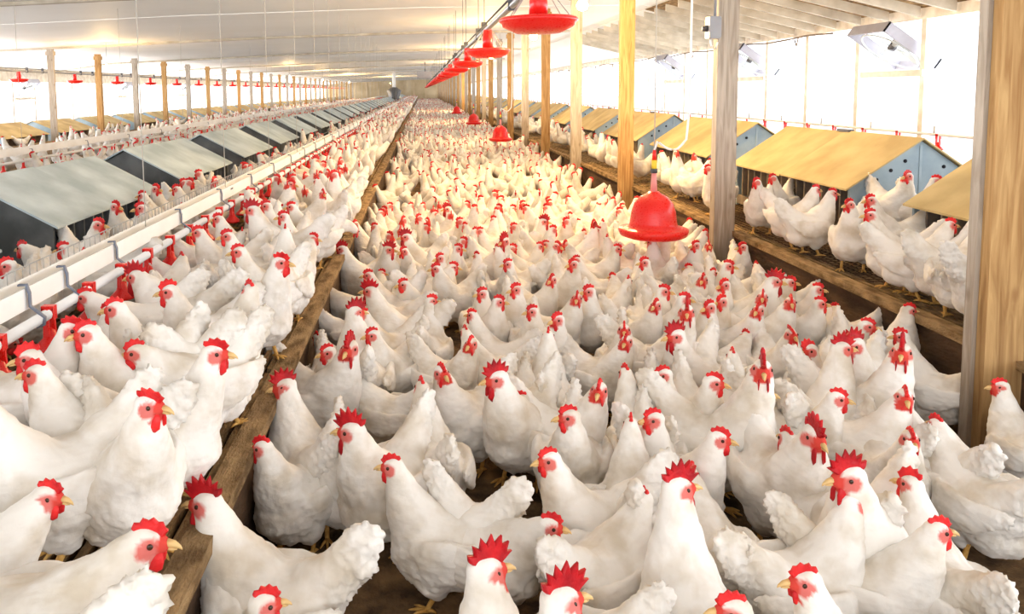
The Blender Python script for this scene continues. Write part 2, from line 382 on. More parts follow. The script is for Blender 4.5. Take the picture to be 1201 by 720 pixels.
p1 = [o for o in C.objects if o.name == 'wooden_post.001'][0]
# electric box on the second post
t = thing('junction_box', 'grey electric junction box fixed high on the second wooden post', 'electric box', (2.20, 5.72, 1.93))
bm = new_bm(); box(bm, -0.085, 0.0, -0.05, 0.05, -0.075, 0.085); bmesh.ops.bevel(bm, geom=bm.edges[:], offset=0.01, segments=2); obj('housing', bm, M['box_grey'], t)
bm = new_bm(); sweep(bm, [(-0.06, 0, -0.08), (-0.055, 0, -0.13), (-0.02, 0.0, -0.15), (-0.008, 0, -0.10)], [0.008]*4, 8); obj('cable_loop', bm, M['white_plastic'], t)
bm = new_bm(); sweep(bm, [(-0.03, 0, 0.09), (-0.03, 0, 0.94)], [0.011]*2, 8); obj('conduit', bm, M['box_grey'], t)
bm = new_bm(); sweep(bm, [(-0.085, 0, 0.0), (-0.12, 0, 0.0)], [0.025, 0.02], 10); obj('plug', bm, M['dark_metal'], t)

# ------------------------------------------------------------------ nest boxes
def nest_row(tagname, xe, xr, xf, ze, zr, zb, ys, L, roofm, gablem, divm, seam, nnear, lab, group, facing=1):
    """xe: eave facing the aisle of the litter, xr ridge, xf far eave"""
    cx = xr; e1, e2 = xe-xr, xf-xr
    s = 1 if e1 > 0 else -1
    def build(detail):
        parts = []
        H, Rz = ze-zb, zr-zb
        def sheet(xa, za, xb, zb_, y0, y1, t=0.012):
            bm = new_bm(); prism(bm, [(xa, y0, za), (xb, y0, zb_), (xb, y0, zb_+t), (xa, y0, za+t)], (0, y1-y0, 0)); return bm
        o1 = 0.05
        def ext(e): sl = (Rz-H)/abs(e); return (e*(1+0.04/abs(e)), H-sl*0.04)
        for e in (e1, e2):
            xx, zz = ext(e)
            if detail >= 1:
                parts.append(('roof_panel', sheet(0, Rz+0.008, xx, zz+0.008, -0.03, L*seam-0.009), roofm))
                parts.append(('roof_panel', sheet(0, Rz, xx, zz, L*seam+0.009, L+0.03), roofm))
            else: parts.append(('roof_panel', sheet(0, Rz, xx, zz, -0.03, L+0.03), roofm))
        for y in (0, L-0.02):
            bm = new_bm(); prism(bm, [(e1, y, 0.0), (e1, y, H), (0, y, Rz-0.002), (e2, y, H), (e2, y, 0.0)], (0, 0.02, 0)); parts.append(('gable_end', bm, gablem))
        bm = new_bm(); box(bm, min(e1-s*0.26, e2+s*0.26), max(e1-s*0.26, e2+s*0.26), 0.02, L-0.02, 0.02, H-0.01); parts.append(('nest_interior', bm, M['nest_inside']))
        for e, ss in ((e1, s), (e2, -s)):
            bm = new_bm(); a = e-ss*0.02; box(bm, min(a, e), max(a, e), 0.02, L-0.02, 0.02, 0.10); parts.append(('perch_board', bm, divm))
        if detail >= 1:
            nd = int(L/0.125)
            for i in range(1, nd):
                bm = new_bm(); y = L*i/nd; a = e1-s*0.24
                box(bm, min(a, e1-s*0.004), max(a, e1-s*0.004), y-0.007, y+0.007, 0.10, H-0.012); parts.append(('divider', bm, divm))
        else:
            bm = new_bm(); nd = int(L/0.2)
            for i in range(1, nd):
                y = L*i/nd; a = e1-s*0.2; box(bm, min(a, e1-s*0.004), max(a, e1-s*0.004), y-0.008, y+0.008, 0.10, H-0.012)
            parts.append(('divider', bm, divm))
        if detail >= 1 and facing:
            for fx in (0.22, 0.42, 0.62, -0.35, -0.68):
                e = e1 if fx > 0 else e2; xx = e*abs(fx)*1.0; zz = Rz-(Rz-H)*abs(fx)-0.07
                bm = new_bm()
                sweep(bm, [(xx, -0.003, zz), (xx, 0.0005, zz)], [0.013]*2, 12); parts.append(('vent_hole', bm, M['hole']))
            bm = new_bm(); box(bm, -0.008, 0.008, -0.004, 0, 0.0, Rz-0.03); parts.append(('gable_seam', bm, gablem))
            bm = new_bm(); box(bm, -0.02, 0.02, L*seam-0.09, L*seam+0.09, Rz+0.01, Rz+0.03); parts.append(('hinge', bm, M['dark_metal']))
        return [(n_, to_mesh(n_, b2, mm)) for n_, b2, mm in parts]
    near, far = build(1), build(0)
    for k, y in enumerate(ys):
        t = thing('nest_box', lab(k), 'nest box', (cx, y, zb), 0, group)
        for n_, me in (near if k < nnear else far):
            o = link(n_, me, t)
            if k >= nnear and n_ == 'divider': o['kind'] = 'stuff'
nest_row('L', -1.98, -2.42, -2.86, 0.80, 1.035, ZS, [4.06-2.165+2.165*k for k in range(45)], 1.56, M['roof_grey'], M['gable_dark'], M['divider_grey'], 0.45, 7,
         lambda k: f'grey metal roofed nest box behind the drinker trough, {ordw(k)} of its row from the front', 'grey roofed nest boxes behind the drinker trough', 0)
nest_row('R', 2.94, 3.42, 3.88, 0.80, 1.12, ZS, [5.24-2.58+2.58*k for k in range(38)], 1.90, M['roof_tan'], M['gable_blue'], M['divider'], 0.5, 7,
         lambda k: f'tan roofed nest box with blue-grey end behind the posts, {ordw(k)} of its row', 'tan roofed nest boxes behind the posts')
nest_row('F', -9.6, -10.3, -11.0, 0.50, 0.80, 0.0, [17.6+2.75*k for k in range(31)], 2.1, M['roof_tan'], M['gable_blue'], M['divider'], 0.5, 0,
         lambda k: f'small tan roofed nest box below the far windows, {ordw(k)} of its row from the front', 'tan roofed nest boxes below the far windows')

# ------------------------------------------------------------------ trough and drinker line beside the near platform edge
def cup_bm():
    bm = new_bm()
    box(bm, -0.021, 0.021, -0.014, 0.014, 0.012, 0.028)
    for s in (-1, 1):
        prism(bm, [(-0.007, s*0.016, 0.02), (0.007, s*0.016, 0.02), (0.010, s*0.020, -0.075), (-0.010, s*0.020, -0.075)], (0, s*0.010, 0))
    for s in (-1, 1): box(bm, -0.003+s*0.018, 0.003+s*0.018, -0.014, 0.014, -0.02, 0.02)
    lathe(bm, [(0.004, -0.05), (0.016, -0.06), (0.024, -0.085), (0.052, -0.112), (0.053, -0.122), (0.035, -0.128), (0.0001, -0.130)], seg=14)
    return bm
cup_me = to_mesh('drinker_cup', cup_bm(), M['red'])
bm = new_bm()
lathe(bm, [(0.012, 0.02), (0.018, -0.06), (0.052, -0.112), (0.035, -0.128), (0.0001, -0.130)], seg=6); cup_far = to_mesh('drinker_cup', bm, M['red'])
XP = -1.29; ZP = 0.75
t = thing('drinker_line', 'long white water pipe with red drinker cups hanging under the pale trough', 'drinker line', (XP, 0, ZP))
bm = new_bm(); sweep(bm, [(0, 1.2, 0), (0, 103, 0)], [0.019]*2, 12); obj('water_pipe', bm, M['white_plastic'], t)
y = 900*1.29/448.0 - 2*0.322
for k in range(280):
    link('drinker_cup', cup_me if k < 40 else cup_far, t, (0, y+0.3193*k, 0))
bm = new_bm()
for k in range(280, 315): box(bm, -0.04, 0.04, y+0.3193*k-0.04, y+0.3193*k+0.04, -0.13, 0.02)
o = obj('distant_cup', bm, M['red'], t); o['kind'] = 'stuff'
ys = [900*1.29*v for v in (0.00187, 0.002165, 0.0024, 0.0028, 0.00357)] + [5.0+0.9*k for k in range(60)]
bm = new_bm(); sweep(bm, [(-0.060, 0, 0.118), (-0.034, 0, 0.119), (-0.027, 0.003, 0.09), (-0.028, 0.006, 0.045), (-0.004, 0.004, 0.026), (0.022, 0, 0.008), (0.018, 0, -0.018), (-0.004, 0, -0.025), (-0.022, 0, -0.008)], [(0.012, 0.004)]*9, 6, up=Vector((0, 1, 0))); st = to_mesh('strap', bm, M['strap'])
for y in ys: link('strap', st, t, (0, y, 0))

t = thing('feed_trough', 'long white feed trough on cords above the red drinker cups', 'feed trough', (-1.36, 0, 0.785))
bm = new_bm(); box(bm, 0.028, 0.034, 1.0, 103, 0.0, 0.073); obj('side_panel', bm, M['white_plastic'], t)
bm = new_bm(); box(bm, -0.05, -0.044, 1.0, 103, 0.0, 0.073); obj('side_panel', bm, M['white_plastic'], t)
bm = new_bm(); box(bm, -0.044, 0.028, 1.0, 103, 0.0, 0.006); obj('trough_bottom', bm, M['white_plastic'], t)
for k in range(34):
    bm = new_bm() if k == 0 else None
    if k == 0: box(bm, 0.034, 0.036, -0.03, 0.03, 0.045, 0.055); slot = to_mesh('slot', bm, M['dark_metal'])
    link('slot', slot, t, (0, 2.3+3.0*k, 0))
bm = new_bm(); y = 1.2
while y < 9: sweep(bm, [(-0.047, y, 0.07), (-0.047, y, 0.112)], [0.0018]*2, 4); y += 0.05
sweep(bm, [(-0.047, 1.2, 0.112), (-0.047, 40, 0.112)], [0.0025]*2, 4)
o = obj('wire_grill', bm, M['wire'], t); o['kind'] = 'stuff'
for k in range(50):
    y = 2.2+1.55*k if k < 20 else 33.2+2.2*(k-20)
    bm = new_bm(); sweep(bm, [(-0.01, y, 0.06), (-0.01, y, ceil_z(-1.36)-0.785)], [0.0025]*2, 4); obj('cord', bm, M['cord'], t)

# second pair on the other side of the grey nest boxes
t = thing('drinker_line', 'thin white pipe with red cups beyond the grey roofed nest boxes', 'drinker line', (-4.55, 0, ZP))
bm = new_bm(); sweep(bm, [(0, 3, 0), (0, 103, 0)], [0.019]*2, 8); obj('water_pipe', bm, M['white_plastic'], t)
for k in range(200): link('drinker_cup', cup_far, t, (0, 6.2+0.42*k, 0))
for k in range(40): link('strap', st, t, (0, 6.0+1.5*k, 0))
t = thing('feed_trough', 'white feed trough running behind the grey roofed nest boxes', 'feed trough', (-4.75, 0, 0.80))
bm = new_bm(); box(bm, 0.045, 0.05, 3, 103, 0.0, 0.08); obj('side_panel', bm, M['white_plastic'], t)
bm = new_bm(); box(bm, -0.05, -0.045, 3, 103, 0.0, 0.08); obj('side_panel', bm, M['white_plastic'], t)
bm = new_bm(); box(bm, -0.045, 0.045, 3, 103, 0.0, 0.006); obj('trough_bottom', bm, M['white_plastic'], t)
for k in range(24):
    y = 6.0+3.1*k
    bm = new_bm(); sweep(bm, [(0, y, 0.06), (0, y, ceil_z(-4.75)-0.80)], [0.003]*2, 4); obj('cord', bm, M['cord'], t)
# third line beyond the tan nest boxes next to the window wall
t = thing('drinker_line', 'pale water pipe with red cups between tan nest boxes and bright windows', 'drinker line', (4.95, 0, 1.02))
bm = new_bm(); sweep(bm, [(0, 4, 0), (0, 100, 0)], [0.014]*2, 8); obj('water_pipe', bm, M['white_plastic'], t)
for k in range(60): link('drinker_cup', cup_far if k > 8 else cup_me, t, (0, 6.1+0.62*k, -0.02))
for k in range(60):
    bm = new_bm(); y = 6.35+1.05*k; sweep(bm, [(0, y, 0.0), (0, y, 0.08)], [0.01]*2, 5); obj('hanger', bm, M['wire'], t)

# ------------------------------------------------------------------ raised feeder lines
def pan_bm():
    bm = new_bm()
    lathe(bm, [(0.03, 0.05), (0.16, 0.045), (0.205, 0.04), (0.215, 0.03), (0.215, 0.018), (0.20, 0.008), (0.195, -0.01), (0.12, -0.045), (0.0001, -0.05)], seg=36)
    return bm
pan_me = to_mesh('feeder_pan', pan_bm(), M['red'])
bm = new_bm(); lathe(bm, [(0.0001, 0.22), (0.042, 0.22), (0.05, 0.12), (0.052, 0.05)], seg=18); tube_me = to_mesh('drop_tube', bm, M['red'])
wire_me = []
for s in (-1, 1):
    for u in (-1, 1):
        bm = new_bm(); sweep(bm, [(s*0.045, u*0.03, 0.20), (s*0.15, u*0.10, 0.045)], [0.003]*2, 5); wire_me.append(to_mesh('pan_wire', bm, M['wire']))
def feeder_line(x, z, y0, n, pitch, label, pipey):
    t = thing('feeder_line', label, 'feeder line', (x, 0, z))
    bm = new_bm(); sweep(bm, [(0, pipey, 0.235), (0, 104, 0.235)], [0.024]*2, 12); obj('auger_pipe', bm, M['steel'], t)
    bm = new_bm(); sweep(bm, [(0, pipey, 0.30), (0, 104, 0.30)], [0.008]*2, 6); obj('stiffener_rod', bm, M['dark_metal'], t)
    for k in range(n):
        y = y0+pitch*k
        p = link('feeder_pan', pan_me, t, (0, y, 0)); link('drop_tube', tube_me, p)
        if k < 8:
            for wm in wire_me: link('pan_wire', wm, p)
    for k in range(int(n*1.0)):
        for yy in (0.4, 1.2):
            y = y0+pitch*k+yy
            if k > 14 and yy > 1: continue
            bm = new_bm(); box(bm, -0.03, 0.03, y-0.012, y+0.012, 0.20, 0.33); sweep(bm, [(0, y, 0.33), (0.0, y, ceil_z(x)-z-0.001)], [0.004]*2, 5); obj('hanger', bm, M['dark_metal'], t)
feeder_line(0.645, 1.85, 4.25, 30, 3.2, 'raised grey feed pipe with red pans hanging over the middle of the litter', 1.5)
feeder_line(-9.85, 1.85, 18.9, 27, 3.05, 'distant raised feed pipe with small red pans by the far window side', 12)
# auger motor and hopper at the ends
t = thing('feed_motor', 'small grey feed motor at the far end of the raised pipe', 'motor', (0.30, 40.0, 2.12))
bm = new_bm(); box(bm, -0.5, 0.25, -0.3, 0.3, 0.0, 0.35); bmesh.ops.bevel(bm, geom=bm.edges[:], offset=0.04, segments=2); obj('motor_case', bm, M['box_grey'], t)
bm = new_bm(); sweep(bm, [(-0.1, 0, 0.3), (-0.1, 0, ceil_z(0.3)-2.12)], [0.02]*2, 6); obj('hanger', bm, M['dark_metal'], t)
t = thing('feed_hopper', 'dark feed hopper at the far end of the pale trough', 'hopper', (-2.05, 58, ZS))
bm = new_bm(); sweep(bm, [(0, 0, 0), (0, 0, 0.4), (0, 0, 1.1), (0, 0, 1.35)], [0.35, 0.35, 0.55, 0.2], 4); obj('bin', bm, M['dark_metal'], t)
bm = new_bm(); sweep(bm, [(0, 0, 1.3), (0, 0, 2.43)], [0.12]*2, 10); obj('supply_pipe', bm, M['white_plastic'], t)

# ------------------------------------------------------------------ bulbs
def bulb(x, y, z, label, power):
    t = thing('light_bulb', label, 'lamp', (x, y, z), 0, None)
    zc = ceil_z(x)-z
    bm = new_bm(); sweep(bm, [(0, 0, 0.12), (0, 0, zc-0.001)], [0.004]*2, 6); obj('cord', bm, M['dark_metal'], t)
    bm = new_bm(); lathe(bm, [(0.012, 0.13), (0.022, 0.12), (0.024, 0.06), (0.016, 0.055)], seg=14); obj('socket', bm, M['white_plastic'], t)
    bm = new_bm(); lathe(bm, [(0.016, 0.058), (0.036, 0.04), (0.056, 0.0), (0.044, -0.040), (0.0001, -0.056)], seg=18); g = obj('glass_bulb', bm, M['bulb'], t)
    l = bpy.data.lights.new('bulb_glow', 'POINT'); l.energy = power; l.color = (1, 0.66, 0.28); l.shadow_soft_size = 0.06
    o = bpy.data.objects.new('bulb_glow', l); C.objects.link(o); o.parent = t; o.location = (0, 0, -0.16)
bulb(1.5, 7.2, 2.27, 'lit warm bulb hanging near the nearest raised red pan', 430)
bulb(1.5, 10.3, 2.2, 'lit warm bulb hanging beneath the level of the nearest red pan', 320)
bulb(1.5, 16.5, 2.2, 'lit warm bulb hanging over the litter behind several pans', 300)
bulb(1.5, 26, 2.2, 'small warm bulb over the litter in the middle distance', 350)
bulb(1.5, 40, 2.2, 'faint warm bulb over the litter far down the barn', 500)
bulb(-7.6, 18.7, 2.15, 'large warm bulb glowing between the far posts by the windows', 190)
bulb(-6.3, 37, 2.2, 'second warm bulb glowing before the far posts', 300)
bulb(-6.0, 47, 2.2, 'third warm bulb glowing before the far posts', 300)
bulb(-5.6, 60, 2.2, 'smallest warm bulb glowing near the far end wall', 600)
bulb(-3.0, 75, 2.2, 'tiny warm bulb glowing close to the far end wall', 700)

# ------------------------------------------------------------------ bell drinkers
def bell(x, y, z, label, hose=True, cz=None):
    t = thing('bell_drinker', label, 'bell drinker', (x, y, z), 0, None)
    bm = new_bm()
    lathe(bm, [(0.0001, 0.31), (0.035, 0.31), (0.05, 0.295), (0.09, 0.275), (0.13, 0.23), (0.15, 0.17), (0.158, 0.10), (0.165, 0.07), (0.205, 0.055), (0.235, 0.05), (0.238, 0.035), (0.225, 0.005), (0.19, -0.01), (0.10, -0.012), (0.0001, -0.012)], seg=48)
    obj('bell', bm, M['red'], t)
    bm = new_bm(); sweep(bm, [(0, 0, 0.30), (0, 0, 0.44)], [0.024, 0.017], 14); obj('valve_stem', bm, noisy('pink_valve', (0.75, 0.25, 0.24), (0.85, 0.38, 0.36), 5, 0.4), t)
    bm = new_bm(); sweep(bm, [(0, 0, 0.44), (0, 0, 0.47)], [0.024]*2, 14); obj('lower_collar', bm, M['dark_metal'], t)
    bm = new_bm(); sweep(bm, [(0, 0, 0.47), (0, 0, 0.53)], [0.018]*2, 14); obj('yellow_collar', bm, M['yellow'], t)
    bm = new_bm(); sweep(bm, [(0, 0, 0.53), (0, 0, 0.60)], [0.016, 0.010], 14); obj('red_collar', bm, M['red'], t)
    zc = ceil_z(x)-z
    bm = new_bm(); sweep(bm, [(0, 0, 0.60), (0, 0, zc)], [0.004]*2, 6); obj('cord', bm, M['cord'], t)
    if hose:
        bm = new_bm(); pts = []
        for i in range(15):
            a = i/14; pts.append((0.02+0.20*a, 0, 0.66-0.06*math.sin(a*PI*0.9)+0.10*max(0, a-0.7)))
        pts += [(0.235, 0, 0.85), (0.24, 0, 1.2), (0.24, 0, zc)]
        sweep(bm, [(0.0, 0, 0.60)]+pts, [0.008]*(len(pts)+1), 8); obj('water_hose', bm, M['white_plastic'], t)
p = unproj(766, 276, 0.47); bell(p.x, p.y, 0.47, 'large red bell drinker with yellow collar hanging between the near posts')
bell(1.6, 15.6, 0.46, 'second red bell drinker hanging over the flock beside a pale post')
bell(1.55, 22.9, 0.48, 'third red bell drinker, small, farther along the post row', False)
bell(1.5, 32.7, 0.5, 'fourth red bell drinker, tiny, among distant hens', False)

# ------------------------------------------------------------------ fans in the window wall
def fan(x, y, z, sgn, label, r=0.40):
    t = thing('ventilation_fan', label, 'fan', (x, y, z), 0, None)
    Rx = Matrix.Rotation(-sgn*(PI/2+0.95), 4, 'Y')
    bm = new_bm()
    for a, b_, c, d in ((-r, r, -r, -r+0.02), (-r, r, r-0.02, r), (-r, -r+0.02, -r, r), (r-0.02, r, -r, r)):
        box(bm, a, b_, c, d, -0.07, 0.07)
    bmesh.ops.transform(bm, matrix=Rx, verts=bm.verts); obj('housing', bm, M['fan_dark'], t)
    bm = new_bm()
    pts = [(r*0.9*math.cos(a*PI/12), r*0.9*math.sin(a*PI/12), 0.07) for a in range(25)]
    sweep(bm, pts, [0.012]*25, 6, up=Vector((0, 0, 1)))
    bmesh.ops.transform(bm, matrix=Rx, verts=bm.verts); obj('ring', bm, M['fan_blade'], t)
    for k in range(4):
        bm = new_bm(); prism(bm, [(0.03, -0.02, 0), (r*0.85, -0.07, 0.03), (r*0.85, 0.07, -0.02), (0.03, 0.02, 0)], (0, 0, 0.006))
        bmesh.ops.transform(bm, matrix=Rx @ Matrix.Rotation(k*PI/2+0.4, 4, 'Z'), verts=bm.verts); obj('blade', bm, M['fan_blade'], t)
    bm = new_bm(); sweep(bm, [(0, 0, -0.10), (0, 0, 0.04)], [0.05]*2, 12); bmesh.ops.transform(bm, matrix=Rx, verts=bm.verts); obj('motor', bm, M['dark_metal'], t)
    bm = new_bm(); box(bm, -0.03, 0.03, -0.645, 0.645, -0.38, -0.30); obj('support_board', bm, M['white_wood'], t)
for y, z, lb in ((9.995-0.14, 2.02, 'nearest square wall fan high between the window studs'), (14.1, 2.02, 'second square wall fan high between the window studs'), (18.3, 2.02, 'third square wall fan along the bright window wall')):
    fan(X_R-0.02, y-0.05, 1.98, 1, lb)
for y, lb in ((25.2, 'first small fan in the far window wall behind red pans'), (33.5, 'second small fan in the far window wall'), (41.9, 'third small fan in the far window wall')):
    fan(X_L+0.02, y, 1.72, -1, lb)
# conduit along the eave of the window wall
t = thing('eave_conduit', 'thin conduit with hanging loops along the window eave', 'conduit', (X_R-0.15, 0, 2.24))
bm = new_bm(); pts = []
for i in range(60): pts.append((0, 11.0+0.7*i, 0.02*math.sin(i*1.7)))
sweep(bm, pts, [0.014]*60, 6); obj('pipe', bm, M['divider'], t)
for k in range(14):
    bm = new_bm(); y = 12+2.3*k; sweep(bm, [(0, y, 0.0), (0, y+0.05, -0.12), (0, y+0.12, -0.02)], [0.01]*3, 6); obj('cable_loop', bm, M['divider'], t)


# ================================================================== hens
def evaluated(bm, voxel, smooth_it=4):
    me = bpy.data.meshes.new('tmp'); bm.to_mesh(me); bm.free()
    o = bpy.data.objects.new('tmp', me); C.objects.link(o)
    r = o.modifiers.new('r', 'REMESH'); r.mode = 'VOXEL'; r.voxel_size = voxel
    s = o.modifiers.new('s', 'SMOOTH'); s.factor = 0.5; s.iterations = smooth_it
    dg = bpy.context.evaluated_depsgraph_get(); dg.update()
    out = bpy.data.meshes.new_from_object(o.evaluated_get(dg), depsgraph=dg)
    bpy.data.objects.remove(o); bpy.data.meshes.remove(me)
    return out

def head_frame(neck, hyaw):
    """centre of the head, its forward direction, neck path"""
    a = math.radians(hyaw)
    if neck == 'up':   c = Vector((0, 0.128, 0.395)); tilt = -0.10; path = [((0, .035, .200), .095), ((0, .075, .255), .078), ((0, .102, .31), .055), ((0, .116, .362), .037)]
    elif neck == 'mid': c = Vector((0, 0.172, 0.330)); tilt = -0.15; path = [((0, .045, .20), .094), ((0, .095, .24), .074), ((0, .132, .28), .052), ((0, .156, .312), .037)]
    elif neck == 'tall': c = Vector((0, 0.110, 0.445)); tilt = -0.05; path = [((0, .03, .20), .095), ((0, .070, .27), .076), ((0, .092, .345), .052), ((0, .104, .41), .036)]
    else:              c = Vector((0, 0.275, 0.165)); tilt = -0.75; path = [((0, .06, .195), .092), ((0, .135, .215), .066), ((0, .20, .212), .048), ((0, .247, .192), .036)]
    d = Vector((-math.sin(a)*math.cos(tilt), math.cos(a)*math.cos(tilt), math.sin(tilt)))
    return c, d, path
def basis(d):
    f = d.normalized(); r = f.cross(Vector((0, 0, 1))).normalized(); u = r.cross(f)
    return Matrix((r, f, u)).transposed()     # columns: right, forward, up

def add_legs(bm, stance=0.0, mi=1, seg=6):
    for s in (-1, 1):
        x = s*0.052; y = 0.0+s*stance
        sweep(bm, [(x, y*0.3-0.005, 0.11), (x, y*0.6-0.02, 0.07), (x, y, 0.015), (x, y+0.004, 0.006)], [0.016, 0.0085, 0.0075, 0.008], seg, mi)
        for ang, L in ((0, 0.055), (0.5, 0.048), (-0.5, 0.048), (PI, 0.025)):
            dx, dy = math.sin(ang)*L, math.cos(ang)*L
            sweep(bm, [(x, y, 0.010), (x+dx*0.6, y+dy*0.6, 0.009), (x+dx, y+dy, 0.004)], [0.0065, 0.005, 0.002], 5, mi)

def hen_body(neck, hyaw, seed, voxel, cock=False, stance=0.02, tail=1.0):
    rnd = random.Random(seed)
    bm = new_bm()
    X = Vector((1, 0, 0))
    # trunk
    sweep(bm, [(0, -.175, .235), (0, -.145, .222), (0, -.09, .192), (0, -.02, .166), (0, .045, .168), (0, .095, .195), (0, .12, .215)],
          [(.015, .02), (.056, .052), (.094, .088), (.112, .108), (.108, .106), (.076, .080), (.03, .03)], 20)
    ellipsoid(bm, (0, -.075, .13), (.088, .08, .072))            # fluff
    ellipsoid(bm, (0, .055, .155), (.092, .07, .085))            # breast
    # tail: one short upright wedge, its edge ragged by the ruffling below
    th = tail
    sweep(bm, [(0, -.09, .235), (0, -.155, .262), (0, -.195, .262+.040*th), (0, -.228, .262+.080*th), (0, -.250, .262+.110*th)],
          [(.062, .050), (.046, .056), (.030, .052), (.018, .042), (.007, .022)], 14)
    # wings, folded, slightly proud with a tip at the back
    for s in (-1, 1):
        dr = rnd.uniform(-0.006, 0.01)
        sweep(bm, [(s*.084, .065, .200), (s*.108, .02, .196-dr), (s*.114, -.04, .192-dr), (s*.102, -.10, .198-dr), (s*.078, -.155, .215), (s*.056, -.195, .232)],
              [(.012, .030), (.020, .055), (.020, .062), (.018, .050), (.012, .032), (.004, .010)], 12)
        # thigh
        sweep(bm, [(s*.055, .0, .15), (s*.056, .005, .095), (s*.052, -.01, .065), (s*.052, -.018, .048)], [.062, .052, .030, .014], 12)
    c, d, path = head_frame(neck, hyaw)
    k = 1.0 if not cock else 1.12
    pts = [p for p, r in path]; rr = [r*(1.0 if not cock else 1.1) for p, r in path]
    sweep(bm, pts+[tuple(c+Vector((0, 0, -.004)))], rr+[0.028*k], 16)
    B = basis(d)
    ellipsoid(bm, c, (.0245*k, .033*k, .0265*k), B)
    ellipsoid(bm, c+d*.018*k-B.col[2]*.003, (.018*k, .026*k, .018*k), B)
    me = evaluated(bm, voxel, 3)
    # ruffle the plumage
    bm = new_bm(); bm.from_mesh(me); bpy.data.meshes.remove(me)
    bm.normal_update()
    off = Vector((seed*3.1, seed*1.7, 0))
    amp = 1.0
    for v in bm.verts:
        p = v.co; dh = (p-c).length
        q = Vector((p.x*26, p.y*15, p.z*26))+off
        n_ = noise.noise(q)*0.0050 + noise.noise(q*2.7)*0.0028
        edge = 0.0
        if p.y < -.13: edge = noise.noise(Vector((p.x*60, p.y*40, p.z*40))*2.2+off)*0.015*min(1, (-.13-p.y)*12)
        if p.z < .17 and abs(p.y) < .2: edge += noise.noise(p*80+off)*0.004
        w_ = min(1.0, max(0.0, (dh-.03)/.05))
        v.co = p + v.normal*((n_+edge)*w_*amp)
    lay = bm.verts.layers.float.new('skin')
    for v in bm.verts:
        q = B.transposed() @ (v.co-c)          # head coordinates
        e1 = ((q.y-.012*k)/.021)**2+((q.z+.002)/.0165)**2
        val = max(0.0, min(1.0, (1.25-e1)*2.2))*.85 if abs(q.x) > .006 else 0.0
        if q.y > .024*k and abs(q.z) < .03: val = 1.0
        if q.y > .0 and q.z < -.012 and q.z > -.03 and abs(q.x) < .02 and abs(q.y-.015) < .02: val = max(val, .8)
        if q.length > .06 or abs(q.x) > .031*k or (q.y < -.006 and q.length > .034): val = 0.0
        v[lay] = val
    for f in bm.faces: f.smooth = True; f.material_index = 0
    add_legs(bm, stance)
    out = to_mesh('body', bm, M['feather'], M['leg'])
    return out

def comb_mesh(size, n, name='comb', mat='comb', lean=0.0):
    """serrated comb in head coordinates (right, forward, up); size 1 = hen"""
    bm = new_bm(); H = .0165*size; R1 = .026; pts = []
    a0, a1 = math.radians(22), math.radians(118+10*size)
    P = lambda a, r: (math.cos(a)*r*1.08, math.sin(a)*r-.002)
    for i in range(n):
        f = (i+.5)/n; hh = H*(.55+.60*math.sin(PI*min(1, f*.9+.12)))
        aa = a0+(a1-a0)*i/n; am = a0+(a1-a0)*(i+.62)/n
        pts.append(P(aa, R1+hh*((.62 if size > 2 else .76) if i else .15))); pts.append(P(am, R1+hh))
    pts.append(P(a1+.05, R1+H*.35)); pts.append(P(a1+.1, R1*.8))
    for i in range(4): pts.append(P(a1-(a1-a0)*i/3, R1*.62))
    y0, y1 = .03, -.02
    th = .0042*(.8+.35*size)
    rows = []
    for s in (-1, -.45, .45, 1):
        row = []
        for (y, z) in pts:
            cy_, cz_ = .005, .022
            f = 1.0 if abs(s) < .9 else .86
            zz = cz_+(z-cz_)*f; row.append(bm.verts.new((s*th*(1.3 if z < .024 else .8)+lean*max(0, zz-.015), cy_+(y-cy_)*f, zz)))
        rows.append(row)
    n2 = len(pts)
    bm.faces.new(rows[0]); bm.faces.new(list(reversed(rows[-1])))
    for a, b_ in zip(rows, rows[1:]):
        for i in range(n2): bm.faces.new((a[i], a[(i+1) % n2], b_[(i+1) % n2], b_[i]))
    bmesh.ops.recalc_face_normals(bm, faces=bm.faces)
    bmesh.ops.triangulate(bm, faces=[f for f in bm.faces if len(f.verts) > 4])
    return to_mesh(name, bm, M[mat])
def wattle_mesh(size, s, mat='comb'):
    bm = new_bm()
    sweep(bm, [(s*.010, .026, -.010), (s*.012, .024, -.018-.004*size), (s*.013, .022, -.022-.012*size), (s*.013, .020, -.020-.022*size)],
          [(.004, .008), (.0045, .009+.004*size), (.0045, .007+.007*size), (.002, .004+.003*size)], 8)
    return to_mesh('wattle', bm, M[mat])
def beak_mesh(k=1.0):
    bm = new_bm()
    sweep(bm, [(0, .036*k, .000), (0, .048*k, -.001), (0, .058*k, -.006), (0, .062*k, -.010)], [(.0085, .0075), (.006, .0055), (.003, .003), (.0006, .0006)], 10)
    sweep(bm, [(0, .036*k, -.007), (0, .047*k, -.009), (0, .054*k, -.010)], [(.0065, .004), (.0045, .003), (.001, .001)], 8)
    return to_mesh('beak', bm, M['beak'])
def eye_mesh(s, k=1.0):
    bm = new_bm(); ellipsoid(bm, (s*.0215*k, .013*k, .004), (.003, .0052, .0052), None, 8, 6); return to_mesh('eye', bm, M['eye'])
